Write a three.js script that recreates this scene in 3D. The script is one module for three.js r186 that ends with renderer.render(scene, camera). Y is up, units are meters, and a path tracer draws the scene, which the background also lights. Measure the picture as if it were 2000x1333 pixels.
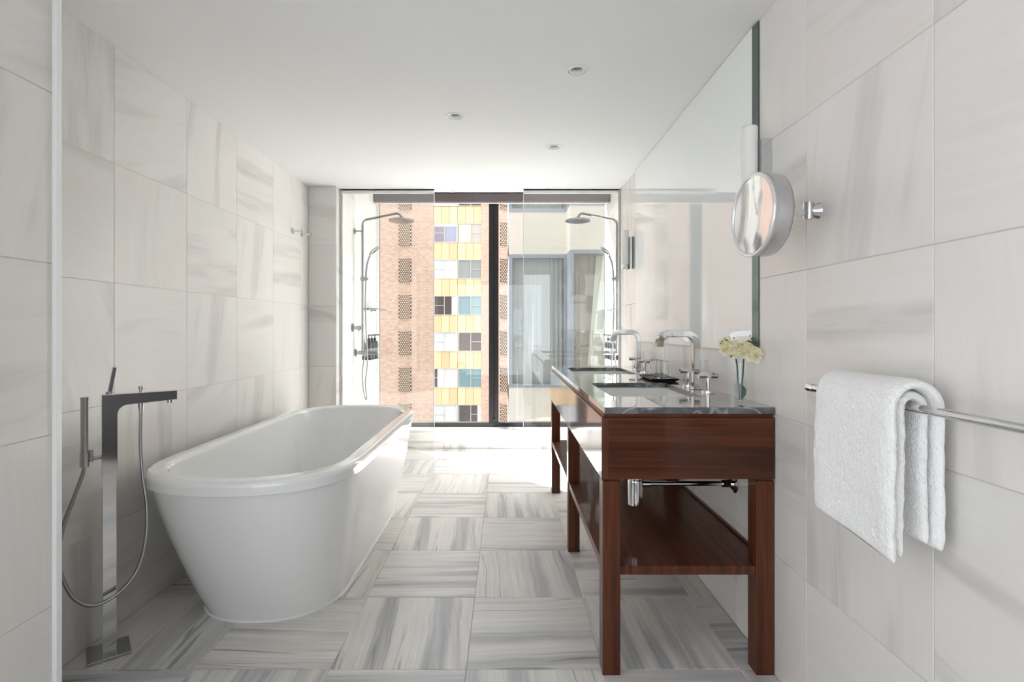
import * as THREE from 'three';
import { RoundedBoxGeometry } from 'three/addons/geometries/RoundedBoxGeometry.js';
import { mergeGeometries, toCreasedNormals } from 'three/addons/utils/BufferGeometryUtils.js';

// ------------------------------------------------------------------ camera, sky, sun, exposure
const scene = new THREE.Scene();
const renderer = new THREE.WebGLRenderer({ antialias: true });
renderer.toneMapping = THREE.LinearToneMapping;
renderer.toneMappingExposure = 0.68;
renderer.shadowMap.enabled = true;
const EYE = 1.13, FOCAL = 1010;
const camera = new THREE.PerspectiveCamera(2 * Math.atan(1333 / 2 / FOCAL) * 180 / Math.PI, 2000 / 1333, 0.05, 300);
camera.position.set(0, EYE, 0);
camera.lookAt(0, EYE, -1);
camera.setViewOffset(2000, 1333, 12, 23.5, 2000, 1333);      // a shifted lens: verticals stay upright
scene.background = new THREE.Color(0.96, 0.95, 1.0);
scene.backgroundIntensity = 4.15;
const sun = new THREE.DirectionalLight(new THREE.Color(1.0, 0.955, 0.975), 106);
sun.position.set(-0.72 * 30, 30, -0.69 * 30 - 4);
sun.target.position.set(0, 0, -4);
sun.castShadow = true;
sun.shadow.mapSize.set(2048, 2048);
Object.assign(sun.shadow.camera, { left: -45, right: 45, top: 45, bottom: -45, near: 1, far: 140 });
scene.add(sun, sun.target);

// ------------------------------------------------------------------ helpers
const V3 = (x, y, z) => new THREE.Vector3(x, y, z);
const names = new Map();
const numbered = (n) => { const k = names.get(n) ?? 0; names.set(n, k + 1); return k ? `${n}_${String(k).padStart(3, '0')}` : n; };
function rng(seed) { let s = seed >>> 0; return () => { s = (s + 0x6d2b79f5) >>> 0; let t = Math.imul(s ^ (s >>> 15), 1 | s); t = (t + Math.imul(t ^ (t >>> 7), 61 | t)) ^ t; return ((t ^ (t >>> 14)) >>> 0) / 4294967296; }; }
function hash(ix, iy, s) { let h = Math.imul(ix, 374761393) + Math.imul(iy, 668265263) + Math.imul(s, 1274126177); h = Math.imul(h ^ (h >>> 13), 1274126177); return ((h ^ (h >>> 16)) >>> 0) / 4294967296; }
function noise(x, y, s = 0) {
  const ix = Math.floor(x), iy = Math.floor(y), fx = x - ix, fy = y - iy, u = fx * fx * (3 - 2 * fx), v = fy * fy * (3 - 2 * fy);
  const a = hash(ix, iy, s), b = hash(ix + 1, iy, s), c = hash(ix, iy + 1, s), d = hash(ix + 1, iy + 1, s);
  return (a + (b - a) * u) * (1 - v) + (c + (d - c) * u) * v;
}
function fbm(x, y, s, o = 4) { let t = 0, a = 0.5, n = 0; for (let i = 0; i < o; i++) { t += a * noise(x, y, s + i * 17); n += a; x *= 2.03; y *= 2.03; a *= 0.5; } return t / n; }
const smooth = (a, b, x) => { const t = Math.min(1, Math.max(0, (x - a) / (b - a))); return t * t * (3 - 2 * t); };
function texture(w, h, at, repeat, srgb = true) {
  const data = new Uint8Array(w * h * 4);
  for (let j = 0; j < h; j++) for (let i = 0; i < w; i++) {
    const c = at((i + 0.5) / w, (j + 0.5) / h), k = (j * w + i) * 4;
    for (let q = 0; q < 3; q++) data[k + q] = Math.max(0, Math.min(255, Math.round(c[q])));
    data[k + 3] = 255;
  }
  const t = new THREE.DataTexture(data, w, h, THREE.RGBAFormat);
  t.magFilter = THREE.LinearFilter; t.minFilter = THREE.LinearMipmapLinearFilter; t.generateMipmaps = true;
  if (srgb) t.colorSpace = THREE.SRGBColorSpace;
  t.wrapS = t.wrapT = THREE.RepeatWrapping;
  if (repeat) t.repeat.set(...repeat);
  t.needsUpdate = true;
  return t;
}
const mixc = (a, b, t) => [a[0] + (b[0] - a[0]) * t, a[1] + (b[1] - a[1]) * t, a[2] + (b[2] - a[2]) * t];
const std = (o) => new THREE.MeshStandardMaterial(o), phys = (o) => new THREE.MeshPhysicalMaterial(o);
function mesh(name, geo, mat, parent) {
  const m = new THREE.Mesh(Array.isArray(geo) ? mergeGeometries(geo.map((g) => { const q = g.index ? g.toNonIndexed() : g; for (const k of Object.keys(q.attributes)) if (!['position', 'normal', 'uv'].includes(k)) q.deleteAttribute(k); return q; })) : geo, mat);
  m.castShadow = m.receiveShadow = true;
  m.name = parent && parent !== scene ? name : numbered(name);
  (parent || scene).add(m);
  return m;
}
function thing(name, label, category, pos = [0, 0, 0], turn = 0, group) {
  const o = new THREE.Group(); o.name = numbered(name); scene.add(o);
  o.position.set(...pos); o.rotation.y = turn;
  o.userData = { label, category }; if (group) o.userData.group = group;
  return o;
}
function structure(name, label) { const o = new THREE.Group(); o.name = name; o.userData = { kind: 'structure', label }; scene.add(o); return o; }
function box(x0, x1, y0, y1, z0, z1, r = 0) {          // by its limits; r rounds the edges; uv in metres when r = 0
  const w = x1 - x0, h = y1 - y0, d = z1 - z0, g = r ? new RoundedBoxGeometry(w, h, d, 2, r) : new THREE.BoxGeometry(w, h, d);
  if (!r) { const uv = g.attributes.uv, s = [[d, h], [d, h], [w, d], [w, d], [w, h], [w, h]]; for (let i = 0; i < 24; i++) uv.setXY(i, uv.getX(i) * s[i >> 2][0], uv.getY(i) * s[i >> 2][1]); }
  return g.translate((x0 + x1) / 2, (y0 + y1) / 2, (z0 + z1) / 2);
}
function cyl(a, b, r0, r1 = r0, n = 28) {
  const d = b.clone().sub(a), g = new THREE.CylinderGeometry(r1, r0, d.length(), n);
  g.applyQuaternion(new THREE.Quaternion().setFromUnitVectors(V3(0, 1, 0), d.clone().normalize()));
  return g.translate((a.x + b.x) / 2, (a.y + b.y) / 2, (a.z + b.z) / 2);
}
function tube(pts, r, seg = 64, n = 14, tension = 0.5) { return new THREE.TubeGeometry(new THREE.CatmullRomCurve3(pts, false, 'catmullrom', tension), seg, r, n); }
function lathe(pts, n = 40) { return new THREE.LatheGeometry(pts.map(([r, y]) => new THREE.Vector2(Math.max(r, 1e-4), y)), n); }
function bentPipe(pts, bend, r, n = 18) {               // straight runs joined by round bends
  const path = new THREE.CurvePath();
  let from = pts[0].clone();
  for (let i = 1; i < pts.length - 1; i++) {
    const p = pts[i], a = pts[i - 1].clone().sub(p).normalize(), b = pts[i + 1].clone().sub(p).normalize(), k = bend;
    const s = p.clone().addScaledVector(a, k), e = p.clone().addScaledVector(b, k);
    path.add(new THREE.LineCurve3(from, s)); path.add(new THREE.CubicBezierCurve3(s, p.clone().addScaledVector(a, k * 0.45), p.clone().addScaledVector(b, k * 0.45), e));
    from = e;
  }
  path.add(new THREE.LineCurve3(from, pts[pts.length - 1].clone()));
  return new THREE.TubeGeometry(path, 120, r, n);
}
function loft(rings, closeStart, closeEnd) {            // rings of equally many points, closed round
  const n = rings[0].length, pos = [], idx = [], uv = [];
  rings.forEach((r, j) => r.forEach((p, i) => { pos.push(p.x, p.y, p.z); uv.push(i / n, j / rings.length); }));
  for (let j = 0; j < rings.length - 1; j++) for (let i = 0; i < n; i++) {
    const a = j * n + i, b = j * n + (i + 1) % n, c = a + n, d = b + n;
    idx.push(a, b, c, b, d, c);
  }
  const cap = (j, flip) => { const c = rings[j].reduce((s, p) => s.add(p), V3(0, 0, 0)).divideScalar(n), k = pos.length / 3; pos.push(c.x, c.y, c.z); uv.push(0, 0); for (let i = 0; i < n; i++) { const a = j * n + i, b = j * n + (i + 1) % n; flip ? idx.push(k, b, a) : idx.push(k, a, b); } };
  if (closeStart) cap(0, true); if (closeEnd) cap(rings.length - 1, false);
  const g = new THREE.BufferGeometry();
  g.setAttribute('position', new THREE.Float32BufferAttribute(pos, 3)); g.setAttribute('uv', new THREE.Float32BufferAttribute(uv, 2)); g.setIndex(idx);
  g.computeVertexNormals();
  return g;
}

// ------------------------------------------------------------------ materials
// floor marble: streaks along u
function floorMarble(seed) {
  const R = rng(seed * 7 + 3), tilt = (R() - 0.5) * 0.16, tone = 0.75 + R() * 0.5, warm = R() * 0.6, shift = R() * 50;
  return texture(512, 512, (u, v) => {
    const w = v + tilt * u + 0.035 * (fbm(u * 2.2, v * 3 + shift, seed, 3) - 0.5);
    const band = 0.55 * fbm(u * 0.4 + shift, w * 6 + shift, seed + 50, 3) + 0.45 * fbm(u * 0.6 + shift, w * 17 + shift, seed + 70, 4), fine = fbm(u * 2.0, w * 80, seed + 90, 3), cloud = fbm(u * 3, w * 5 + 9, seed + 130, 3);
    let c = mixc([220, 217, 213], [168, 169, 171], smooth(0.42, 0.74, band) * tone * 0.9);
    const ridge = Math.abs(fbm(u * 0.35 + shift, w * 11 + shift, seed + 200, 3) - 0.5), on = smooth(0.5, 0.72, fbm(u * 1.6 + 5, w * 7, seed + 240, 3));
    c = mixc(c, [120, 122, 127], (1 - smooth(0.0, 0.035, ridge)) * on * 0.7);
    const k = (fine - 0.5) * 26 + (cloud - 0.5) * 14 + (hash(Math.floor(u * 512), Math.floor(v * 512), seed) - 0.5) * 5;
    return [c[0] + k + warm * 3, c[1] + k, c[2] + k - warm * 3];
  });
}
// wall marble: paler, few broad drifting streaks along u
function wallMarble(seed) {
  const R = rng(seed * 13 + 1), tilt = (R() - 0.5) * 0.5, curve = (R() - 0.5) * 0.35, pink = R(), shift = R() * 50, many = 0.45 + R() * 0.55;
  return texture(512, 512, (u, v) => {
    const w = v + tilt * u + curve * u * u + 0.05 * (fbm(u * 2, v * 2.5 + shift, seed, 3) - 0.5);
    const band = fbm(u * 0.5 + shift, w * 3.6 + shift, seed + 40, 4), fine = fbm(u * 2.2, w * 46, seed + 80, 4), cloud = fbm(u * 2.5, w * 3 + 4, seed + 120, 4);
    let c = mixc([231, 228, 224], [229, 222, 217], pink * smooth(0.35, 0.7, cloud));
    const dark = smooth(0.56, 0.78, band) * many;
    c = mixc(c, [202, 197, 193], dark * 0.75);
    const k = (fine - 0.5) * (5 + 13 * dark) + (cloud - 0.5) * 8;
    return [c[0] + k, c[1] + k, c[2] + k];
  });
}
const leftGrout = std({ color: '#dcd8d2', roughness: 0.95 });
const floorMats = [], wallMats = [];
for (let i = 0; i < 10; i++) floorMats.push(phys({ map: floorMarble(i + 1), roughness: 0.3, ior: 1.5 }));
for (let i = 0; i < 12; i++) wallMats.push(phys({ map: wallMarble(i + 31), roughness: 0.27, ior: 1.5 }));
const grout = std({ color: '#c3beb6', roughness: 0.95 }), wallGrout = std({ color: '#c6c1ba', roughness: 0.95 });
const paint = std({ color: '#eeeeed', roughness: 0.92 });
const chrome = phys({ color: '#d9dadb', metalness: 1, roughness: 0.07 });
const satin = phys({ color: '#b9babb', metalness: 1, roughness: 0.24 });
const greyedChrome = phys({ color: '#94979a', metalness: 1, roughness: 0.12 });  // shower chrome, greyed to stand in for its dark reflections
const hoseSteel = phys({ color: '#a2a3a3', metalness: 1, roughness: 0.32 });
const acrylic = phys({ color: '#f6f6f5', roughness: 0.16, clearcoat: 1, clearcoatRoughness: 0.05 });
const porcelain = phys({ color: '#eeeee9', roughness: 0.12 });
const blackMetal = phys({ color: '#151315', roughness: 0.4, metalness: 0.3 });
const cordGrey = std({ color: '#5a4f53', roughness: 0.6 });
const clearGlass = phys({ color: '#fbfdfc', transmission: 1, thickness: 0, roughness: 0, ior: 1.68 });
const paneGlass = phys({ color: '#fafdfd', transmission: 1, thickness: 0, roughness: 0, ior: 1.5 });
const solidGlass = phys({ color: '#ffffff', transmission: 1, thickness: 0.01, roughness: 0, ior: 1.5, attenuationColor: new THREE.Color('#e8f4ee'), attenuationDistance: 0.4 });
const opal = phys({ color: '#f1efec', roughness: 0.35 });
const whitePlastic = std({ color: '#ededec', roughness: 0.5 });
const darkBulb = phys({ color: '#77787a', roughness: 0.25 });
const mahogany = (() => {
  const map = texture(512, 512, (u, v) => {
    const w = v + 0.02 * fbm(u * 2, v * 4, 5, 3), g = fbm(u * 1.3, w * 34, 7, 4), p = fbm(u * 7, w * 190, 9, 2), big = fbm(u * 0.8, w * 5, 11, 3);
    const c = mixc([92, 49, 29], [64, 33, 20], smooth(0.3, 0.75, g * 0.65 + big * 0.35)), k = (p - 0.5) * 18;
    return [c[0] + k, c[1] + k * 0.7, c[2] + k * 0.5];
  });
  map.wrapS = map.wrapT = THREE.MirroredRepeatWrapping;
  return phys({ map, roughness: 0.5, specularIntensity: 0.2, clearcoat: 0.45, clearcoatRoughness: 0.08 });
})();
const mahoganyGloss = mahogany.clone(); mahoganyGloss.clearcoat = 1; mahoganyGloss.clearcoatRoughness = 0.05;
const counterMarble = (() => {
  const map = texture(1024, 1024, (u, v) => {
    const a = u * 4, b = v * 4, wx = fbm(a * 1.5, b * 1.5, 3, 4) - 0.5, wy = fbm(a * 1.5 + 7, b * 1.5, 8, 4) - 0.5;
    const cloud = fbm(a * 2 + wx * 2, b * 2 + wy * 2, 13, 5), vein = Math.abs(fbm(a * 1.6 + b * 1.1 + wx * 2.5, b * 0.6 - a * 0.4, 23, 4) - 0.5), dark = Math.abs(fbm(a * 0.9 - b * 1.3 + wy * 2, b * 0.7 + wx, 43, 4) - 0.5);
    let c = mixc([62, 63, 67], [112, 113, 116], smooth(0.3, 0.7, cloud));
    c = mixc(c, [205, 205, 206], (1 - smooth(0, 0.03, vein)) * 0.55);
    return mixc(c, [52, 53, 58], (1 - smooth(0, 0.05, dark)) * 0.5);
  }, [0.8, 0.8]);
  map.wrapS = map.wrapT = THREE.MirroredRepeatWrapping;
  return phys({ map, roughness: 0.12, clearcoat: 1, clearcoatRoughness: 0.02 });
})();
const terry = (() => {
  const bump = texture(512, 512, (u, v) => { const k = 255 * (0.6 * hash(Math.floor(u * 256), Math.floor(v * 256), 4) + 0.4 * noise(u * 128, v * 128, 6)); return [k, k, k]; }, [0.45, 0.45], false);
  return phys({ color: '#f7f6f5', roughness: 1, bumpMap: bump, bumpScale: 0.0024, sheen: 0.5, sheenRoughness: 0.8, sheenColor: new THREE.Color(1, 1, 1) });
})();

// ------------------------------------------------------------------ tiles: each a mesh with chamfered edges
const tileCache = new Map();
function tileGeometry(w, h, t, turn, size) {
  const key = [w, h, t].map((x) => x.toFixed(4)).join() + turn;
  if (tileCache.has(key)) return tileCache.get(key);
  const c = 0.0012, x = w / 2, y = h / 2, pos = [], nor = [], uv = [], idx = [];
  const at = (px, py) => { let a = (px + x) / size, b = (py + y) / size; for (let k = 0; k < turn; k++) [a, b] = [b, 1 - a]; return [a, b]; };
  const quad = (p, n) => { const k = pos.length / 3; for (const q of p) { pos.push(...q); nor.push(...n); uv.push(...at(q[0], q[1])); } idx.push(k, k + 1, k + 2, k, k + 2, k + 3); };
  const a = x - c, b = y - c, s = Math.SQRT1_2;
  quad([[-a, -b, t], [a, -b, t], [a, b, t], [-a, b, t]], [0, 0, 1]);
  quad([[-x, -y, t - c], [x, -y, t - c], [a, -b, t], [-a, -b, t]], [0, -s, s]);
  quad([[x, -y, t - c], [x, y, t - c], [a, b, t], [a, -b, t]], [s, 0, s]);
  quad([[x, y, t - c], [-x, y, t - c], [-a, b, t], [a, b, t]], [0, s, s]);
  quad([[-x, y, t - c], [-x, -y, t - c], [-a, -b, t], [-a, b, t]], [-s, 0, s]);
  quad([[-x, -y, 0], [x, -y, 0], [x, -y, t - c], [-x, -y, t - c]], [0, -1, 0]);
  quad([[x, -y, 0], [x, y, 0], [x, y, t - c], [x, -y, t - c]], [1, 0, 0]);
  quad([[x, y, 0], [-x, y, 0], [-x, y, t - c], [x, y, t - c]], [0, 1, 0]);
  quad([[-x, y, 0], [-x, -y, 0], [-x, -y, t - c], [-x, y, t - c]], [-1, 0, 0]);
  const g = new THREE.BufferGeometry();
  g.setAttribute('position', new THREE.Float32BufferAttribute(pos, 3)); g.setAttribute('normal', new THREE.Float32BufferAttribute(nor, 3)); g.setAttribute('uv', new THREE.Float32BufferAttribute(uv, 2)); g.setIndex(idx);
  tileCache.set(key, g);
  return g;
}
// tiles in the plane through origin spanned by U and V; us and vs are the joint positions; odd flips which tiles run along V
function tileField(parent, mats, origin, U, V, us, vs, { odd = 0, gap = 0.0018, t = 0.008, seed = 1, size = 0.46, skip } = {}) {
  const R = rng(seed * 101), N = U.clone().cross(V), q = new THREE.Quaternion().setFromRotationMatrix(new THREE.Matrix4().makeBasis(U, V, N));
  for (let i = 0; i < us.length - 1; i++) for (let j = 0; j < vs.length - 1; j++) {
    const pick = mats[Math.floor(R() * mats.length)], half = R() < 0.5 ? 2 : 0;
    if (skip && skip(i, j)) continue;
    const w = us[i + 1] - us[i] - gap, h = vs[j + 1] - vs[j] - gap;
    if (w < 0.01 || h < 0.01) continue;
    const m = mesh('tile', tileGeometry(w, h, t, ((i + j + odd) % 2 ? 1 : 0) + half, size), pick, parent);
    m.position.copy(origin).addScaledVector(U, (us[i] + us[i + 1]) / 2).addScaledVector(V, (vs[j] + vs[j + 1]) / 2);
    m.quaternion.copy(q);
  }
}
const steps = (a, d, n) => Array.from({ length: n }, (_, i) => a + d * i);

// ------------------------------------------------------------------ the room (depth d into the picture is z = -d)
const T = 0.008, PX = V3(1, 0, 0), PY = V3(0, 1, 0), PZ = V3(0, 0, 1), NX = V3(-1, 0, 0), NZ = V3(0, 0, -1);
const wallRows = [0, 0.393, 0.849, 1.304, 1.757, 2.2];
{
  const f = structure('floor', 'grey and white streaked marble tile floor laid in alternating directions');
  mesh('backing', box(-1.6, 1.25, -0.25, -0.002, -5.2, 1.62), grout, f);
  const cols = [-1.4795, -1.038, -0.585, -0.131, 0.322, 0.776, 0.8775], rows = [4.88, ...[6, 5, 4, 3, 2, 1, 0, -1, -2, -3].map((k) => 1.716 + 0.461 * k)].filter((d, i) => i === 0 || d < 4.8);
  tileField(f, floorMats, V3(0, -T, 0), PX, NZ, cols, rows.reverse(), { odd: 0, seed: 11, skip: (i, j) => false });
  tileField(f, floorMats, V3(0, -T, 0), PX, NZ, [0.8785, 0.999], [4.02, 4.88], { seed: 12 });
}
{
  const w = structure('wall_left', 'pale marble tiled wall behind the bathtub');
  mesh('backing', box(-1.7, -1.4815, -0.25, 2.6, -3.95, -1.38), leftGrout, w);
  // seen from inside, u runs away from the window: N = U x V must point to +x
  const ds = [1.38, 1.509, 1.954, 2.399, 2.844, 3.289, 3.734, 3.872].map((d) => -d).reverse();
  tileField(w, wallMats, V3(-1.48 - T, 0, 0), NZ, PY, ds.map((z) => -z).reverse(), wallRows, { odd: 0, seed: 21, gap: 0.0014 });
}
{
  const w = structure('wall_left_near', 'pale marble tiled wall end in the foreground on the left');
  mesh('backing', [box(-1.7, -1.2075, -0.25, 2.6, -1.391, -0.94), box(-1.7, -1.2075, -0.25, 2.6, 1.2, 1.62), box(-1.7, -1.2075, 2.16, 2.6, -0.94, 1.2), box(-1.7, -1.2075, -0.25, 0.06, -0.94, 1.2)], wallGrout, w);
  tileField(w, wallMats, V3(-1.206 - T, 0, 0), NZ, PY, [0.941, 1.3905], wallRows, { odd: 0, seed: 22 });
  const win = structure('window_3', 'unseen tall glazed opening added beside the camera to let in fill light');  // added out of view so skylight brightens the near walls
  mesh('frame', [box(-1.5, -1.42, 0.06, 2.16, -0.94, -0.88), box(-1.5, -1.42, 0.06, 2.16, 1.14, 1.2), box(-1.5, -1.42, 0.06, 2.16, 0.1, 0.16), box(-1.5, -1.42, 0.06, 0.12, -0.88, 1.14), box(-1.5, -1.42, 2.1, 2.16, -0.88, 1.14)], whitePlastic, win);
  mesh('pane', box(-1.466, -1.46, 0.12, 2.1, -0.88, 0.1), paneGlass, win);
  mesh('pane', box(-1.466, -1.46, 0.12, 2.1, 0.16, 1.14), paneGlass, win);
  const t = mesh('trim_1', box(-1.2074, -1.195, 0, 2.199, -1.394, -1.374, 0.003), phys({ color: '#fbfafb', roughness: 0.25 }), scene);
  t.name = 'trim_1'; t.userData = { kind: 'structure', label: 'white corner trim on the edge of the near tiled wall' };
}
{
  const w = structure('wall_partition', 'marble tiled partition beside the left shower');
  mesh('backing', box(-1.7, -1.2715, -0.25, 2.6, -5.2, -3.8735), wallGrout, w);
  tileField(w, wallMats, V3(0, 0, -3.872 - T), PX, PY, [-1.4795, -1.271], wallRows, { odd: 0, seed: 23 });
  tileField(w, wallMats, V3(-1.27 - T, 0, 0), NZ, PY, [3.874, 4.33, 4.786, 5.06], [0, 0.393, 0.849, 1.304, 1.757, 2.2, 2.439], { odd: 1, seed: 24 });
}
{
  const w = structure('wall_right', 'pale marble tiled wall behind the vanity and the towel bar');
  mesh('backing', box(0.8795, 1.3, -0.25, 2.6, -4.028, 1.62), wallGrout, w);
  const ds = [4.03, 3.761, 3.311, 2.861, 2.411, 1.961, 1.511, 1.061, 0.611, 0.161, -0.289].map((d) => -d);
  tileField(w, wallMats, V3(0.878 + T, 0, 0), PZ, PY, ds, wallRows, { odd: 0, seed: 28 });
}
{
  const w = structure('wall_shower_right', 'pale marble tiled wall of the right shower');
  mesh('backing', box(1.0015, 1.3, -0.25, 2.6, -5.2, -4.0285), wallGrout, w);
  tileField(w, wallMats, V3(1.0 + T, 0, 0), PZ, PY, [-5.06, -4.786, -4.33, -4.03], [0, 0.393, 0.849, 1.304, 1.757, 2.2, 2.439], { odd: 1, seed: 26 });
}
{
  const w = structure('wall_back', 'white wall behind the camera with a glazed opening added for fill light');
  mesh('backing', [box(-1.7, -1.19, -0.25, 2.6, 1.5, 1.62), box(0.86, 1.3, -0.25, 2.6, 1.5, 1.62), box(-1.19, 0.86, 2.18, 2.6, 1.5, 1.62), box(-1.19, 0.86, -0.25, 0.04, 1.5, 1.62)], paint, w);
  const win = structure('window_2', 'unseen wide glazed opening added behind the camera to let in fill light');  // added out of view as fill for surfaces facing the camera
  mesh('frame', [box(-1.19, -1.14, 0.04, 2.18, 1.53, 1.6), box(0.81, 0.86, 0.04, 2.18, 1.53, 1.6), box(-0.19, -0.14, 0.04, 2.18, 1.53, 1.6), box(-1.14, 0.81, 0.04, 0.09, 1.53, 1.6), box(-1.14, 0.81, 2.13, 2.18, 1.53, 1.6)], whitePlastic, win);
  mesh('pane', box(-1.14, -0.19, 0.09, 2.13, 1.56, 1.566), paneGlass, win);
  mesh('pane', box(-0.14, 0.81, 0.09, 2.13, 1.56, 1.566), paneGlass, win);
  const d = structure('added_door_1', 'unseen dark wooden door added behind the camera to give dark reflections');  // unseen, added so chrome and wood mirror something dark
  mesh('leaf', box(0.868, 0.8775, 0.01, 2.05, -0.5, 1.25, 0.003), std({ color: '#2e2826', roughness: 0.5 }), d);
  mesh('door_handle', [cyl(V3(0.868, 1.0, 0.42), V3(0.82, 1.0, 0.42), 0.009), cyl(V3(0.825, 1.0, 0.42), V3(0.825, 1.0, 0.54), 0.009)], chrome, d);
}
{
  const w = structure('wall_ledge', 'low marble tiled ledge under the window');
  mesh('backing', box(-1.27, 1.0, -0.002, 0.1765, -5.2, -4.8815), grout, w);
  tileField(w, floorMats, V3(0, 0, -4.88 - T), PX, PY, [-1.2695, -1.05, -0.591, -0.132, 0.327, 0.786, 0.9995], [0, 0.1775], { odd: 1, seed: 27 });
  tileField(w, floorMats, V3(0, 0.178 - T, 0), PX, NZ, [-1.2695, -1.05, -0.591, -0.132, 0.327, 0.786, 0.9995], [4.88, 5.06], { odd: 0, seed: 29 });
}
const lamps = [[0.2945, 2.2, 2.14], [-0.255, 2.2, 2.6], [0.283, 2.2, 3.04], [-0.519, 2.44, 4.9], [0.238, 2.44, 4.9]];
function slab(x0, x1, z0, z1, y, thick, holes) {
  const s = new THREE.Shape([[x0, z0], [x1, z0], [x1, z1], [x0, z1]].map(([a, b]) => new THREE.Vector2(a, -b)));
  for (const [hx, hz] of holes) { const p = new THREE.Path(); p.absarc(hx, -hz, 0.037, 0, Math.PI * 2, true); s.holes.push(p); }
  return new THREE.ExtrudeGeometry(s, { depth: thick, bevelEnabled: false, curveSegments: 40 }).rotateX(-Math.PI / 2).translate(0, y, 0);
}
{
  const c = mesh('ceiling', slab(-1.7, 1.3, -3.97, 1.62, 2.2, 0.36, lamps.slice(0, 3).map(([x, , d]) => [x, -d])), paint, scene);
  c.userData = { kind: 'structure', label: 'flat white painted ceiling with recessed downlights' };
  const s = mesh('ceiling_shower', slab(-1.3, 1.05, -5.2, -3.97, 2.44, 0.12, lamps.slice(3).map(([x, , d]) => [x, -d])), paint, scene);
  s.userData = { kind: 'structure', label: 'white raised ceiling above the showers' };
  const top = mesh('ceiling_roof', box(-1.7, 1.3, 2.56, 2.7, -5.2, 1.62), paint, scene);
  top.userData = { kind: 'structure', label: 'slab above the ceiling' };
}
{ // window wall
  const w = structure('window_1', 'tall black framed window with two panes');
  mesh('frame', [box(-1.27, 1.0, 0.178, 0.218, -5.10, -5.03, 0.003), box(-1.27, 1.0, 2.39, 2.44, -5.10, -5.04, 0.003)], blackMetal, w);
  mesh('mullion', [box(-0.165, -0.123, 0.218, 2.39, -5.105, -5.025, 0.003), box(-0.113, -0.071, 0.218, 2.39, -5.105, -5.025, 0.003), box(-0.124, -0.112, 0.218, 2.39, -5.10, -5.04)], blackMetal, w);
  mesh('handle', box(-0.128, -0.108, 0.222, 0.262, -5.025, -5.005, 0.004), blackMetal, w);
  mesh('pane', box(-1.2695, -0.164, 0.217, 2.391, -5.079, -5.073), paneGlass, w);
  mesh('pane', box(-0.072, 0.9995, 0.217, 2.391, -5.079, -5.073), paneGlass, w);
}
{
  const b = thing('roller_blind', 'rolled up dark grey brown blind in its cassette along the top of the window', 'blind', [-0.135, 2.347, -4.99]);
  mesh('cassette', box(-1.13, 1.13, 0.002, 0.083, -0.045, 0.045, 0.006), cordGrey, b);
  mesh('hem_bar', box(-1.12, 1.12, -0.008, 0.003, -0.005, 0.01, 0.002), whitePlastic, b);
}

// ------------------------------------------------------------------ shower screens
function showerScreen(x0, x1, label) {
  const xc = (x0 + x1) / 2, g = thing('shower_screen', label, 'shower screen', [xc, 0, -3.965]);
  mesh('glass_panel', box(x0 - xc, x1 - xc, 0.003, 2.172, -0.005, 0.005), clearGlass, g);
  mesh('polished_edge', box((x0 < -0.6 ? x1 : x0) - xc - 0.002, (x0 < -0.6 ? x1 : x0) - xc + 0.002, 0.003, 2.172, -0.0052, 0.0052), phys({ color: '#e9f1ee', roughness: 0.2 }), g);
  mesh('top_channel', [box(x0 - xc, x1 - xc, 2.17, 2.199, 0.0055, 0.012), box(x0 - xc, x1 - xc, 2.17, 2.199, -0.012, -0.0055), box(x0 - xc, x1 - xc, 2.19, 2.1995, -0.012, 0.012)], whitePlastic, g);
  const s = x0 < -0.6 ? -1 : 1, e = s < 0 ? x0 - xc : x1 - xc;
  mesh('side_channel', [box(Math.min(e, e + s * 0.012), Math.max(e, e + s * 0.012), 0, 2.199, -0.012, 0.012)], satin, g);
  return g;
}
showerScreen(-1.256, -0.549, 'clear glass shower screen behind the bathtub, left of the window mullion');
showerScreen(0.135, 0.865, 'clear glass shower screen behind the vanity, right of the window mullion');

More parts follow.
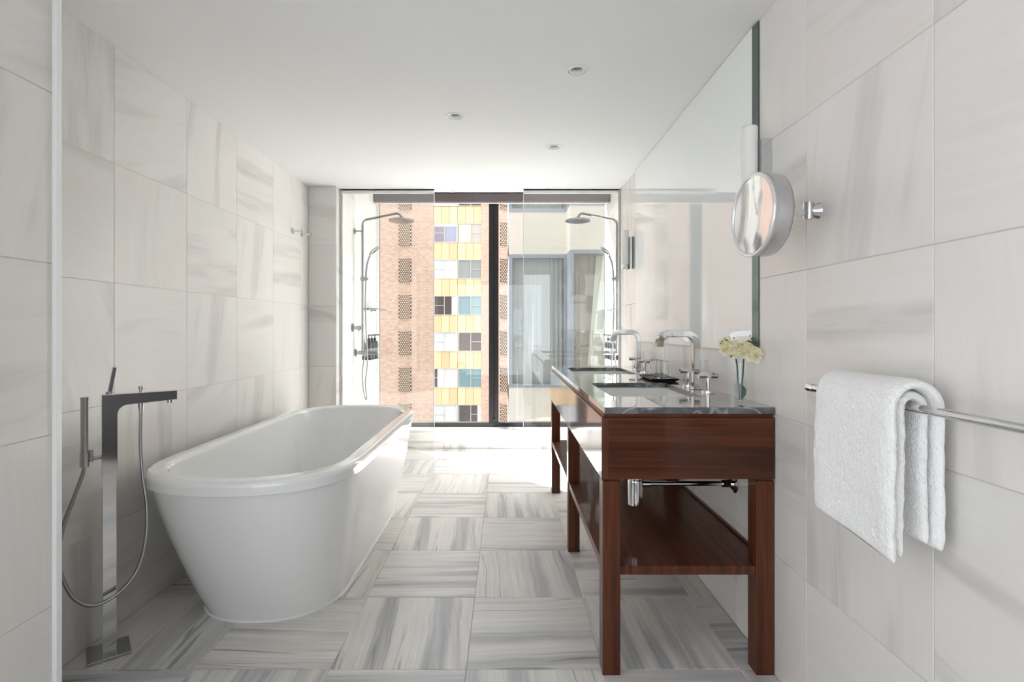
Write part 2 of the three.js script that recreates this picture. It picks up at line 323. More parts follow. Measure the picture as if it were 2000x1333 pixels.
// ------------------------------------------------------------------ bathtub
{
  const tub = thing('bathtub', 'white freestanding oval bathtub with flared sides and thick rounded rim', 'bathtub', [-1.0, 0, -2.71]);
  const N = 120;
  const ring = (y, a, s, e, p = 2.3, cx = 0) => Array.from({ length: N }, (_, i) => {
    const t = ((i + 0.5) / N) * 2 * Math.PI, c = Math.cos(t), q = Math.sin(t);
    return V3(cx + a * Math.sign(c) * Math.abs(c) ** (2 / p), y, -Math.sign(q) * (s + e * Math.abs(q) ** (2 / p)));
  });
  const at = (y) => { const k = y / 0.548, c = 0.018 * Math.sin(Math.PI * k); return [0.288 + (0.401 - 0.288) * k + c * 0.4, 0.42 + (0.545 - 0.42) * k, 0.30 + (0.372 - 0.30) * k + c]; };
  const skirt = []; for (let k = 0; k <= 14; k++) { const y = 0.006 + (0.546 - 0.006) * k / 14; skirt.push(ring(y, ...at(y), 2.3, 0.02 * (1 - k / 14))); }
  mesh('skirt', loft(skirt), acrylic, tub);
  mesh('base_seal', loft([ring(0.0, 0.294, 0.42, 0.306, 2.3, 0.02), ring(0.007, 0.294, 0.42, 0.306, 2.3, 0.02), ring(0.009, 0.288, 0.42, 0.30, 2.3, 0.02)]), whitePlastic, tub);
  const prof = [];
  prof.push([0.549, -0.014]); prof.push([0.5492, -0.003]); 
  for (let k = 0; k <= 4; k++) { const t = k / 4 * Math.PI / 2; prof.push([0.552 - 0.0028 * Math.cos(t) + 0, -0.003 + 0.003 * Math.sin(t)]); }
  prof.push([0.578, 0.0005]);
  for (let k = 0; k <= 8; k++) { const t = k / 8 * Math.PI / 2; prof.push([0.580 + 0.022 * Math.sin(t), 0.0005 - 0.022 * (1 - Math.cos(t))]); }
  prof.push([0.6025, -0.045]);
  const rings = prof.map(([y, o]) => ring(y, 0.41 + o, 0.55, 0.38 + o, 2.3));
  for (let k = 0; k <= 8; k++) { const t = k / 8 * Math.PI / 2, o = -0.052 - 0.022 * Math.sin(t); rings.push(ring(0.6025 - 0.022 * (1 - Math.cos(t)), 0.41 + o, 0.55, 0.38 + o)); }
  for (let k = 1; k <= 12; k++) { const f = k / 12, y = 0.58 - 0.40 * f; rings.push(ring(y, 0.336 - 0.075 * f ** 1.4, 0.55 - 0.08 * f, 0.306 - 0.07 * f ** 1.4)); }
  for (let k = 1; k <= 8; k++) { const t = k / 8 * Math.PI / 2; rings.push(ring(0.18 - 0.06 * Math.sin(t), 0.261 - 0.09 * (1 - Math.cos(t)), 0.47 - 0.02 * (1 - Math.cos(t)), 0.236 - 0.09 * (1 - Math.cos(t)))); }
  rings.push(ring(0.118, 0.05, 0.3, 0.05));
  mesh('rim_and_basin', loft(rings, false, true), acrylic, tub);
  mesh('drain', lathe([[0, 0.124], [0.028, 0.124], [0.034, 0.12], [0.034, 0.117]]), chrome, tub);
}

// ------------------------------------------------------------------ floor standing bath filler
{
  const f = thing('bath_filler', 'floor standing chrome bath mixer with square column, hand shower and looping hose', 'tap', [-1.385, 0, -1.805], 40 * Math.PI / 180);
  mesh('base_plate', box(-0.06, 0.06, 0, 0.011, -0.06, 0.06, 0.002), satin, f);
  mesh('column', box(-0.0195, 0.0195, 0.011, 0.632, -0.004, 0.036, 0.0015), chrome, f);
  const s = new THREE.Shape(); s.moveTo(-0.0205, 0.633); s.lineTo(0.0205, 0.633); s.lineTo(0.0205, 0.833); s.absarc(0.0535, 0.833, 0.033, Math.PI, Math.PI / 2, true); s.lineTo(0.196, 0.872); s.lineTo(0.196, 0.903); s.lineTo(-0.0205, 0.903);
  mesh('spout_body', new THREE.ExtrudeGeometry(s, { depth: 0.036, bevelEnabled: true, bevelSize: 0.0015, bevelThickness: 0.0015, bevelSegments: 2, curveSegments: 20 }).translate(0, 0, -0.002), chrome, f);
  mesh('aerator', cyl(V3(0.178, 0.873, 0.016), V3(0.178, 0.858, 0.016), 0.010), satin, f);
  mesh('lever', new RoundedBoxGeometry(0.014, 0.085, 0.010, 2, 0.002).translate(0, 0.045, 0).rotateZ(-0.16).translate(0.001, 0.91, 0.016), chrome, f);
  mesh('lever_base', cyl(V3(0.001, 0.903, 0.016), V3(0.001, 0.912, 0.016), 0.011), satin, f);
  mesh('diverter_knob', [cyl(V3(0.09, 0.903, 0.016), V3(0.09, 0.918, 0.016), 0.0055), cyl(V3(0.09, 0.914, 0.016), V3(0.09, 0.925, 0.016), 0.0085)], satin, f);
  mesh('hose_outlet', [cyl(V3(0.09, 0.868, 0.016), V3(0.09, 0.85, 0.016), 0.0095), cyl(V3(0.09, 0.85, 0.016), V3(0.09, 0.832, 0.016), 0.0075)], satin, f);
  mesh('hose', tube([[0.09, 0.835, 0.016], [0.089, 0.72, 0.018], [0.094, 0.61, 0.03], [0.104, 0.51, 0.045], [0.103, 0.41, 0.055], [0.086, 0.315, 0.062], [0.05, 0.25, 0.066], [0.0, 0.215, 0.068], [-0.05, 0.208, 0.066], [-0.094, 0.245, 0.062], [-0.124, 0.32, 0.056], [-0.134, 0.39, 0.05], [-0.122, 0.48, 0.042], [-0.094, 0.57, 0.034], [-0.072, 0.64, 0.028], [-0.067, 0.672, 0.026]].map((p) => V3(...p)), 0.0062, 160, 14), hoseSteel, f);
  mesh('hand_shower', [cyl(V3(-0.067, 0.705, 0.026), V3(-0.067, 0.898, 0.026), 0.0105), cyl(V3(-0.067, 0.892, 0.026), V3(-0.067, 0.9, 0.026), 0.0112)], satin, f);
  mesh('holder', [cyl(V3(-0.067, 0.665, 0.026), V3(-0.067, 0.712, 0.026), 0.0128), cyl(V3(-0.067, 0.69, 0.026), V3(-0.02, 0.69, 0.02), 0.0062), cyl(V3(-0.05, 0.68, 0.026), V3(-0.05, 0.72, 0.026), 0.006)], satin, f);
}

// ------------------------------------------------------------------ vanity
const VX0 = 0.3155, VX1 = 0.874, VD0 = 1.685, VD1 = 3.61;
{
  const v = thing('vanity', 'long dark red mahogany double vanity with six square legs and a low shelf', 'vanity', [(VX0 + VX1) / 2, 0, -(VD0 + VD1) / 2]);
  const ox = -(VX0 + VX1) / 2, oz = (VD0 + VD1) / 2;
  const b = (x0, x1, y0, y1, d0, d1, r = 0.0018) => box(x0 + ox, x1 + ox, y0, y1, -d1 + oz, -d0 + oz, r);
  // grain along u: uv in metres for these long pieces
  const grain = (g, axis) => { const p = g.attributes.position, n = g.attributes.normal, uv = g.attributes.uv; for (let i = 0; i < p.count; i++) { const q = [p.getX(i), p.getY(i), p.getZ(i)], others = [0, 1, 2].filter((k) => k !== axis), nn = [n.getX(i), n.getY(i), n.getZ(i)].map(Math.abs); const o = nn[others[0]] > nn[others[1]] ? others[1] : others[0]; uv.setXY(i, q[axis] * 1.4 + 0.3 * q[o], q[o] * 1.8 + q[axis] * 0.02); } return g; };
  mesh('front_panel', grain(b(VX0 - 0.004, VX0 + 0.018, 0.641, 0.841, VD0 - 0.004, VD1 + 0.004), 2), mahoganyGloss, v);
  mesh('end_panel', grain(b(VX0 + 0.018, VX1, 0.641, 0.841, VD0 - 0.004, VD0 + 0.018), 0), mahogany, v);
  mesh('end_panel', grain(b(VX0 + 0.018, VX1, 0.641, 0.841, VD1 - 0.018, VD1 + 0.004), 0), mahogany, v);
  mesh('back_panel', grain(b(VX1 - 0.018, VX1, 0.641, 0.841, VD0 + 0.018, VD1 - 0.018), 2), mahogany, v);
  mesh('top_rail', [grain(b(VX0 + 0.004, VX0 + 0.03, 0.841, 0.853, VD0 + 0.006, VD1 - 0.006, 0.001), 2), grain(b(VX0 + 0.03, VX1, 0.841, 0.853, VD0 + 0.006, VD0 + 0.03, 0.001), 0), grain(b(VX0 + 0.03, VX1, 0.841, 0.853, VD1 - 0.03, VD1 - 0.006, 0.001), 0)], mahogany, v);
  for (const d of [VD0, 2.615, VD1 - 0.06]) for (const x of [VX0, VX1 - 0.058]) {
    mesh('leg', grain(b(x, x + 0.058, 0, 0.634, d, d + 0.06, 0.002), 1), mahogany, v);
    mesh('leg_spacer', b(x + 0.006, x + 0.052, 0.633, 0.642, d + 0.006, d + 0.054, 0.001), mahogany, v);
  }
  mesh('shelf', grain(b(VX0 + 0.003, VX1 - 0.004, 0.326, 0.356, VD0 + 0.004, VD1 - 0.004), 2), mahogany, v);
  mesh('shelf_upstand', grain(b(VX1 - 0.010, VX1 - 0.001, 0.356, 0.364, VD0 + 0.06, VD1 - 0.06, 0.001), 2), mahogany, v);
}
const sinks = [[0.575, 2.2], [0.575, 3.165]], SW = 0.35, SL = 0.5;
function roundRect(P, x0, x1, y0, y1, r) { P.moveTo(x0 + r, y0); P.lineTo(x1 - r, y0); P.absarc(x1 - r, y0 + r, r, -Math.PI / 2, 0); P.lineTo(x1, y1 - r); P.absarc(x1 - r, y1 - r, r, 0, Math.PI / 2); P.lineTo(x0 + r, y1); P.absarc(x0 + r, y1 - r, r, Math.PI / 2, Math.PI); P.lineTo(x0, y0 + r); P.absarc(x0 + r, y0 + r, r, Math.PI, Math.PI * 1.5); return P; }
{
  const s = new THREE.Shape([[0.3215, 1.683], [0.8765, 1.683], [0.8765, 3.612], [0.3215, 3.612]].map(([x, d]) => new THREE.Vector2(x, d)));
  for (const [x, d] of sinks) { const p = roundRect(new THREE.Path(), x - SW / 2, x + SW / 2, d - SL / 2, d + SL / 2, 0.03); p.curves.length && s.holes.push(new THREE.Path(p.getPoints(10).reverse())); }
  const g = new THREE.ExtrudeGeometry(s, { depth: 0.019, bevelEnabled: true, bevelSize: 0.001, bevelThickness: 0.001, bevelSegments: 2, bevelOffset: -0.001, curveSegments: 12 }).rotateX(-Math.PI / 2).translate(0, 0.8545, 0);
  const m = mesh('countertop', g, counterMarble, scene);
  m.userData = { label: 'polished grey marble countertop with two sink cutouts on the vanity', category: 'countertop' };
}
sinks.forEach(([x, d], i) => {
  const t = thing('sink', i ? 'white undermount basin at the far end of the vanity, by the shower' : 'white undermount basin at the near end of the vanity', 'sink', [x, 0.7, -d], 0);
  const rr = (y, gx, r) => roundRect(new THREE.Path(), -SW / 2 + gx, SW / 2 - gx, -SL / 2 + gx, SL / 2 - gx, r).getSpacedPoints(80).slice(0, 80).map((p) => V3(p.x, y, -p.y));
  const rings = [[0.1535, -0.02, 0.045], [0.1535, -0.006, 0.035], [0.15, -0.004, 0.034], [0.12, 0.004, 0.036], [0.07, 0.012, 0.045], [0.03, 0.024, 0.055], [0.012, 0.045, 0.065], [0.004, 0.075, 0.07], [0.001, 0.13, 0.04]].map((a) => rr(...a));
  mesh('basin', loft(rings, false, true), porcelain, t);
  mesh('drain', lathe([[0, 0.006], [0.02, 0.006], [0.028, 0.003], [0.028, 0.0]]), chrome, t);
});
sinks.forEach(([x, d], i) => {
  const t = thing('bottle_trap', i ? 'chrome bottle trap under the far basin with pipe to the wall' : 'chrome bottle trap under the near basin with pipe to the wall', 'pipe', [0.498, 0.452, -(d - 0.21)]);
  mesh('trap_cup', lathe([[0, 0.0], [0.026, 0.0], [0.0285, 0.004], [0.0285, 0.092], [0.0265, 0.096], [0.0265, 0.1], [0.0285, 0.104], [0.0285, 0.118], [0.016, 0.122], [0, 0.122]]), chrome, t);
  mesh('tailpiece', cyl(V3(0, 0.12, 0), V3(0, 0.247, 0), 0.016), chrome, t);
  mesh('waste_pipe', [cyl(V3(0.02, 0.083, 0), V3(0.367, 0.083, 0), 0.0095), cyl(V3(0.026, 0.083, 0), V3(0.055, 0.083, 0), 0.0135)], chrome, t);
  mesh('wall_flange', lathe([[0.010, 0.05], [0.014, 0.045], [0.016, 0.02], [0.022, 0.008], [0.036, 0.0]]).rotateZ(Math.PI / 2).translate(0.3795, 0.083, 0), chrome, t);
});
// widespread faucets
function faucet(d, label) {
  const t = thing('faucet', label, 'faucet', [0.805, 0.8745, -d]);
  const s = 0.0145, path = []; // square tube swept up, over and down
  const R = 0.045, H = 0.236, L = 0.155; path.push([0, 0], [0, H - R]);
  for (let k = 1; k <= 10; k++) { const a = k / 10 * Math.PI / 2; path.push([-R + R * Math.cos(a), H - R + R * Math.sin(a)]); }
  for (let k = 0; k <= 10; k++) { const a = Math.PI / 2 + k / 10 * Math.PI / 2; path.push([-L + R + R * Math.cos(a), H - R + R * Math.sin(a)]); }
  path.push([-L, H - R - 0.012]);
  const c = 0.0025, sq = [[-s, -s + c], [-s + c, -s], [s - c, -s], [s, -s + c], [s, s - c], [s - c, s], [-s + c, s], [-s, s - c]];
  const rings = path.map(([px, py], i) => {
    const a = path[Math.max(0, i - 1)], b = path[Math.min(path.length - 1, i + 1)], l = Math.hypot(b[0] - a[0], b[1] - a[1]), tx = (b[0] - a[0]) / l, ty = (b[1] - a[1]) / l;
    return sq.map(([u, w]) => V3(px + u * ty, py - u * tx, w));
  });
  const g = toCreasedNormals(loft(rings, true, true), 0.6);
  mesh('spout', g, chrome, t);
  mesh('base', box(-0.02, 0.02, 0, 0.006, -0.02, 0.02, 0.002), chrome, t);
  for (const dz of [0.112, -0.112]) {
    const h = [cyl(V3(0.008, 0.005, dz), V3(0.008, 0.06, dz), 0.0075), cyl(V3(0.008, 0.0, dz), V3(0.008, 0.007, dz), 0.026, 0.025, 36)];
    mesh('handle', [...h, cyl(V3(-0.03, 0.068, dz), V3(0.046, 0.068, dz), 0.0105), cyl(V3(0.008, 0.068, dz - 0.012), V3(0.008, 0.068, dz + 0.014), 0.0095)], chrome, t);
  }
  mesh('lift_rod', [bentPipe([V3(0.026, 0.0, 0.0), V3(0.028, 0.118, 0.004), V3(0.046, 0.122, 0.006)], 0.008, 0.0018, 8)], chrome, t);
  return t;
}
faucet(2.19, 'chrome square gooseneck faucet with cross handles at the near basin');
faucet(3.14, 'chrome square gooseneck faucet with cross handles at the far basin');

// tray and tumblers
{
  const t = thing('tray', 'small black rectangular tray holding glasses on the countertop between the basins', 'tray', [0.772, 0.8745, -2.62]);
  const rr = (y, gx) => roundRect(new THREE.Path(), -0.07 + gx, 0.07 - gx, -0.13 + gx, 0.13 - gx, 0.012).getSpacedPoints(60).slice(0, 60).map((p) => V3(p.x, y, -p.y));
  mesh('dish', loft([rr(0.0, 0.018), rr(0.004, 0.008), rr(0.013, 0), rr(0.0145, 0.002), rr(0.0065, 0.010), rr(0.0055, 0.02)], true, true), phys({ color: '#1c1b1c', roughness: 0.3 }), t);
  const lab = ['clear glass tumbler on the black tray, nearest of the three', 'clear glass tumbler in the middle of the black tray', 'clear glass tumbler on the black tray, nearest to the far basin'];
  [[0.778, 2.545], [0.772, 2.62], [0.776, 2.70]].forEach(([x, d], i) => {
    const g = mesh('tumbler', lathe([[0, 0.0], [0.019, 0.0], [0.0205, 0.002], [0.024, 0.09], [0.0232, 0.0912], [0.0224, 0.09], [0.0188, 0.012], [0.016, 0.009], [0, 0.008]], 36), solidGlass, scene);
    g.position.set(x, 0.8802, -d);
    g.userData = { label: lab[i], category: 'glass', group: 'tumblers on the tray' };
  });
}
// vase with orchids
const VASE = [0.816, 0.8745, -1.80];
{
  const v = thing('vase', 'slim clear glass vase of water holding orchids at the near end of the countertop', 'vase', VASE);
  mesh('glass', lathe([[0, 0], [0.0185, 0], [0.0205, 0.002], [0.021, 0.01], [0.0198, 0.139], [0.0189, 0.1402], [0.018, 0.139], [0.0192, 0.014], [0.017, 0.009], [0, 0.008]], 40), paneGlass, v);
  mesh('water', lathe([[0, 0.0095], [0.0165, 0.0102], [0.0186, 0.0145], [0.0183, 0.074], [0, 0.074]], 40), phys({ color: '#fbfdfb', transmission: 1, thickness: 0, roughness: 0, ior: 1.33 }), v);
}
{
  const leafGreen = phys({ color: '#3a6430', roughness: 0.45 }), stemGreen = std({ color: '#3f4b2d', roughness: 0.6 });
  const petalMat = phys({ color: '#f4efd6', roughness: 0.6, transmission: 0.2, thickness: 0 }), lipMat = std({ color: '#d8cc8c', roughness: 0.6 }), budMat = std({ color: '#6d7052', roughness: 0.6 });
  const lf = mesh('leaf', (() => {
    const rows = 24, cols = 7, pos = [], idx = [];
    for (let j = 0; j <= rows; j++) for (let i = 0; i <= cols; i++) { const v = j / rows, w = 0.0155 * Math.sin(Math.PI * Math.min(0.98, v * 0.9 + 0.08)) ** 0.8, a = (i / cols - 0.5) * 2; pos.push(w * a + 0.004 * Math.sin(v * 3), 0.002 + 0.05 * v, 0.009 * a * a + 0.003 * Math.cos(v * 3.5) - 0.004); }
    for (let j = 0; j < rows; j++) for (let i = 0; i < cols; i++) { const a = j * (cols + 1) + i; idx.push(a, a + 1, a + cols + 1, a + 1, a + cols + 2, a + cols + 1); }
    const g = new THREE.BufferGeometry(); g.setAttribute('position', new THREE.Float32BufferAttribute(pos, 3)); g.setIndex(idx); g.computeVertexNormals(); return g;
  })(), leafGreen, scene);
  lf.position.set(VASE[0] + 0.002, VASE[1] + 0.012, VASE[2] - 0.004); lf.userData = { label: 'dark green leaf standing in the water of the vase', category: 'leaf' };
  const petalShade = petalMat.clone(); petalShade.color.set('#ebe4bf');
  function petal(len, wid) { // cupped, tapered at the base
    const rows = 6, cols = 4, pos = [], idx = [];
    for (let j = 0; j <= rows; j++) for (let i = 0; i <= cols; i++) { const v = j / rows, w = wid * Math.sin(Math.PI * (0.06 + 0.9 * v)) ** 0.7, a = (i / cols - 0.5) * 2; pos.push(w * a, len * v, 0.22 * len * v * v + 0.10 * wid * a * a); }
    for (let j = 0; j < rows; j++) for (let i = 0; i < cols; i++) { const a = j * (cols + 1) + i; idx.push(a, a + 1, a + cols + 1, a + 1, a + cols + 2, a + cols + 1); }
    const g = new THREE.BufferGeometry(); g.setAttribute('position', new THREE.Float32BufferAttribute(pos, 3)); g.setIndex(idx); g.computeVertexNormals(); return g;
  }
  const flowerGeo = mergeGeometries([0, 1, 2, 3, 4].map((k) => petal(0.0205, k % 2 ? 0.0070 : 0.0102).rotateX(-0.15).rotateZ(k * 2 * Math.PI / 5)));
  const lipGeo = mergeGeometries([new THREE.SphereGeometry(0.0042, 10, 8).scale(1, 1.3, 1.2).translate(0, -0.002, 0.005), petal(0.009, 0.0042).rotateX(1.0).rotateZ(Math.PI).deleteAttribute ? new THREE.SphereGeometry(0.003, 8, 6).translate(0, -0.006, 0.007) : null].filter(Boolean));
  function spray(label, stem, flowers, buds, seed) {
    const R = rng(seed), o = thing('orchid_spray', label, 'flower', VASE);
    mesh('stem', tube(stem.map((p) => V3(...p)), 0.0027, 60, 10), stemGreen, o);
    for (const [x, y, z] of flowers) {
      const f = mesh('blossom', flowerGeo, R() < 0.5 ? petalMat : petalShade, o); f.position.set(x, y, z);
      f.rotation.set(-0.1 + (R() - 0.5) * 0.9, -0.45 + (R() - 0.5) * 1.1, R() * 6);
      const s = 0.85 + R() * 0.25; f.scale.setScalar(s);
      mesh('lip', lipGeo, lipMat, f);
    }
    for (const [x, y, z, r] of buds) mesh('bud', new THREE.SphereGeometry(r, 12, 10).scale(0.8, 1.35, 0.8).rotateZ((R() - 0.5) * 1.6).translate(x, y, z), budMat, o);
    return o;
  }
  spray('cream orchid spray leaning left in the vase', [[-0.004, 0.01, 0.002], [-0.008, 0.06, 0.003], [-0.012, 0.12, 0.004], [-0.022, 0.17, 0.006], [-0.036, 0.205, 0.008], [-0.058, 0.218, 0.01], [-0.074, 0.205, 0.012]],
    [[-0.066, 0.206, 0.012], [-0.05, 0.213, 0.010], [-0.053, 0.192, 0.016], [-0.036, 0.201, 0.008], [-0.039, 0.181, 0.016], [-0.024, 0.191, 0.012], [-0.028, 0.170, 0.014], [-0.060, 0.180, 0.01]],
    [[-0.058, 0.222, 0.006, 0.0026], [-0.040, 0.227, 0.006, 0.0026], [-0.025, 0.224, 0.006, 0.0026], [-0.036, 0.160, 0.01, 0.0042]], 5);
  spray('cream orchid spray leaning right towards the mirror edge in the vase', [[0.006, 0.01, -0.002], [0.006, 0.06, 0.0], [0.008, 0.11, 0.004], [0.006, 0.16, 0.012], [-0.002, 0.2, 0.02], [0.014, 0.214, 0.036], [0.030, 0.20, 0.05], [0.034, 0.215, 0.05]],
    [[-0.006, 0.204, 0.018], [0.004, 0.188, 0.026], [0.0, 0.172, 0.028], [0.013, 0.177, 0.036], [0.013, 0.198, 0.036], [0.023, 0.186, 0.046], [0.026, 0.168, 0.05], [0.016, 0.160, 0.044], [0.032, 0.173, 0.052], [0.028, 0.158, 0.052]],
    [[0.020, 0.222, 0.04, 0.0036], [0.030, 0.218, 0.046, 0.0028], [0.016, 0.232, 0.038, 0.0026], [0.008, 0.21, 0.03, 0.0026]], 9);
}

// ------------------------------------------------------------------ mirror, sconces, magnifying mirror
{
  const m = thing('wall_mirror', 'large frameless wall mirror above the vanity, reaching the ceiling', 'mirror', [0.8775, 1.05, -2.634]);
  const glareWhite = phys({ color: '#f6f9f8', metalness: 0.08, roughness: 0.03 });  // mirror glare painted in: near-white base with only a faint reflection
  const w = 1.688, h = 1.148, b = 0.04;
  const quad = (p) => { const g = new THREE.BufferGeometry(); g.setAttribute('position', new THREE.Float32BufferAttribute([p[0], p[1], p[2], p[0], p[2], p[3]].flat(), 3)); g.computeVertexNormals(); return g; };
  mesh('mirror_face', quad([[-0.0065, 0, -w / 2], [-0.0065, 0, w / 2 - b], [-0.0065, h, w / 2 - b], [-0.0065, h, -w / 2]]), glareWhite, m);
  mesh('bevelled_edge', quad([[-0.0065, 0, w / 2 - b], [-0.003, 0, w / 2], [-0.003, h, w / 2], [-0.0065, h, w / 2 - b]]), phys({ color: '#66736e', metalness: 0.5, roughness: 0.05 }), m);  // green glass tint, darkened to stand in for a dark reflection
  mesh('glass_edge', [box(-0.003, 0.0, 0, h, -w / 2, w / 2), box(-0.0064, -0.003, 0, h, -w / 2, w / 2 - b)], phys({ color: '#2c3a36', roughness: 0.3 }), m);
}
function sconce(d, label) {
  const s = thing('wall_sconce', label, 'wall lamp', [0.878, 1.534, -d]);
  mesh('back_plate', box(-0.034, 0.0, 0.007, 0.226, -0.03, 0.03, 0.0015), chrome, s);
  mesh('shade', lathe([[0, 0.038], [0.0235, 0.038], [0.0255, 0.04], [0.0255, 0.27], [0.0235, 0.2735], [0, 0.274]]).translate(-0.0605, 0, 0), opal, s);
  mesh('socket_cup', lathe([[0, 0], [0.0245, 0], [0.0258, 0.002], [0.0258, 0.038], [0, 0.039]]).translate(-0.0605, 0, 0), chrome, s);
  return s;
}
sconce(1.735, 'white tube wall lamp with chrome plate at the near edge of the mirror');
sconce(3.55, 'white tube wall lamp with chrome plate at the far mirror edge, by the shower');
{
  const m = thing('magnifying_mirror', 'round chrome magnifying mirror on a jointed wall arm beside the large mirror', 'mirror', [0.878, 1.44, -1.41]);
  const disc = (pts) => lathe(pts, 72).rotateZ(Math.PI / 2);   // lathe y becomes -x
  const yaw = new THREE.Group(); // not kept: geometry is turned directly
  const place = (g) => g.rotateY(0.045).translate(-0.178, 0, 0);
  const steelBody = phys({ color: '#c9cacb', metalness: 1, roughness: 0.22 });
  mesh('housing', place(disc([[0, -0.026], [0.100, -0.026], [0.1095, -0.022], [0.1115, -0.012], [0.1115, 0.018], [0.1105, 0.019], [0.1115, 0.020], [0.1115, 0.026]])), steelBody, m);
  mesh('rim', place(disc([[0.1115, 0.026], [0.1135, 0.027], [0.1135, 0.031], [0.110, 0.0335], [0.1045, 0.032], [0.104, 0.028]])), phys({ color: '#e6e5e7', metalness: 0.6, roughness: 0.2 }), m);
  mesh('mirror_glass', place(disc([[0.1045, 0.0285], [0.08, 0.0245], [0.05, 0.0215], [0.02, 0.020], [0, 0.0198]].reverse())), phys({ color: '#f0f1f1', metalness: 0.8, roughness: 0.06 }), m);
  mesh('arm', [box(-0.155, -0.03, 0.008, 0.026, -0.052, -0.040, 0.003)], chrome, m);
  mesh('pivot', [cyl(V3(-0.026, 0.0, -0.046), V3(-0.026, 0.022, -0.046), 0.0145), cyl(V3(-0.026, 0.0235, -0.046), V3(-0.026, 0.046, -0.046), 0.0145), cyl(V3(-0.026, -0.001, -0.046), V3(-0.026, 0.047, -0.046), 0.012)], chrome, m);
  mesh('pivot', cyl(V3(-0.148, -0.012, -0.046), V3(-0.148, 0.040, -0.046), 0.0125), chrome, m);
  mesh('wall_plate', cyl(V3(-0.026, 0.023, -0.046), V3(0, 0.023, -0.046), 0.012, 0.024), chrome, m);
}

// ------------------------------------------------------------------ towel bar and towel
const BAR = [0.80, 0.976];
{
  const b = thing('towel_bar', 'round chrome towel bar on the right wall in the foreground', 'towel bar', [0.878, 0.976, -1.0]);
  mesh('rail', cyl(V3(-0.078, 0, -0.362), V3(-0.078, 0, 0.55), 0.0088), chrome, b);
  mesh('end_cap', cyl(V3(-0.078, 0, -0.366), V3(-0.078, 0, -0.345), 0.0105), chrome, b);
  for (const z of [-0.352, 0.5]) mesh('bracket', [cyl(V3(-0.078, 0, z), V3(0, 0, z), 0.0085), cyl(V3(-0.006, 0, z), V3(0, 0, z), 0.017)], chrome, b);
}
{
  const t = thing('towel', 'thick white terry towel folded over the towel bar', 'towel', [BAR[0], BAR[1], -1.125]);
  function ribbon(radius, th, z0, z1, frontY, backY, slant, seed) {
    const path = [], nf = 46, na = 24, nb = 46;
    for (let i = 0; i < nf; i++) path.push([-radius, frontY + (0 - frontY) * i / nf, 0]);
    for (let i = 0; i <= na; i++) { const a = Math.PI - Math.PI * i / na; path.push([radius * Math.cos(a), radius * Math.sin(a), i / na]); }
    for (let i = 1; i <= nb; i++) path.push([radius, backY * i / nb, 1]);
    const half = th / 2, n = 84, rings = [];
    path.forEach(([px, py, f], j) => {
      const a = path[Math.max(0, j - 1)], b = path[Math.min(path.length - 1, j + 1)], l = Math.hypot(b[0] - a[0], b[1] - a[1]), tx = (b[0] - a[0]) / l, ty = (b[1] - a[1]) / l, nx = -ty, ny = tx;
      const endFade = Math.min(1, Math.min(j, path.length - 1 - j) / 2.2), pinch = Math.sqrt(Math.max(0.02, 1 - (1 - endFade) ** 2));
      rings.push(Array.from({ length: n }, (_, i) => {
        const q = (i / n) * 4; let u, w; // a flat oval cross-section: long sides along z, round ends
        const ang = i / n * 2 * Math.PI, c = Math.cos(ang), s = Math.sin(ang);
        u = Math.sign(c) * Math.abs(c) ** 0.18; w = Math.sign(s) * Math.abs(s) ** 0.85;
        const z = (z0 + z1) / 2 + u * (z1 - z0) / 2, hang = px < 0 ? Math.max(0, -py) / 0.3 : 0, near = (z - z0) / (z1 - z0);
        const wave = 0.0035 * Math.sin(z * 26 + py * 9 + seed) * Math.min(1, Math.abs(py) / 0.15) + 0.0012 * (noise(z * 180, py * 180, seed) - 0.5) * 2 + 0.004 * (noise(z * 14, py * 10, seed + 5) - 0.5);
        const k = w * half * pinch + wave * (px < 0 ? 1 : 0.5);
        return V3(px + nx * k * -1, py + ny * k * -1 - slant * hang * near, z + 0.003 * (noise(py * 40, i < n / 2 ? 3 : 8, seed) - 0.5) - (px < 0 ? 0.006 * hang * (1 - near) : 0));
      }));
    });
    const g = loft(rings, true, true), uv = g.attributes.uv, p = g.attributes.position;
    for (let i = 0; i < p.count; i++) uv.setXY(i, p.getZ(i) * 4, p.getY(i) * 4 + p.getX(i) * 4);
    return g;
  }
  mesh('outer_fold', ribbon(0.0455, 0.0205, -0.125, 0.124, -0.275, -0.278, 0.03, 3), terry, t);
  mesh('inner_fold', ribbon(0.0225, 0.0205, -0.118, 0.112, -0.283, -0.268, 0.012, 11), terry, t);
}

// ------------------------------------------------------------------ robe hooks
for (const [d, y, lab] of [[3.575, 1.808, 'chrome robe hook on the left wall, farther from the corner'], [3.735, 1.815, 'chrome robe hook on the left wall, nearer the shower corner']]) {
  const h = thing('robe_hook', lab, 'hook', [-1.48, y, -d], 0, 'robe hooks on the left wall');
  mesh('rose', cyl(V3(0, 0, 0), V3(0.008, 0, 0), 0.019, 0.019, 32), chrome, h);
  mesh('peg', [cyl(V3(0.008, 0, 0), V3(0.062, 0, 0), 0.0075), cyl(V3(0.062, 0, 0), V3(0.072, 0, 0), 0.0125)], chrome, h);
}

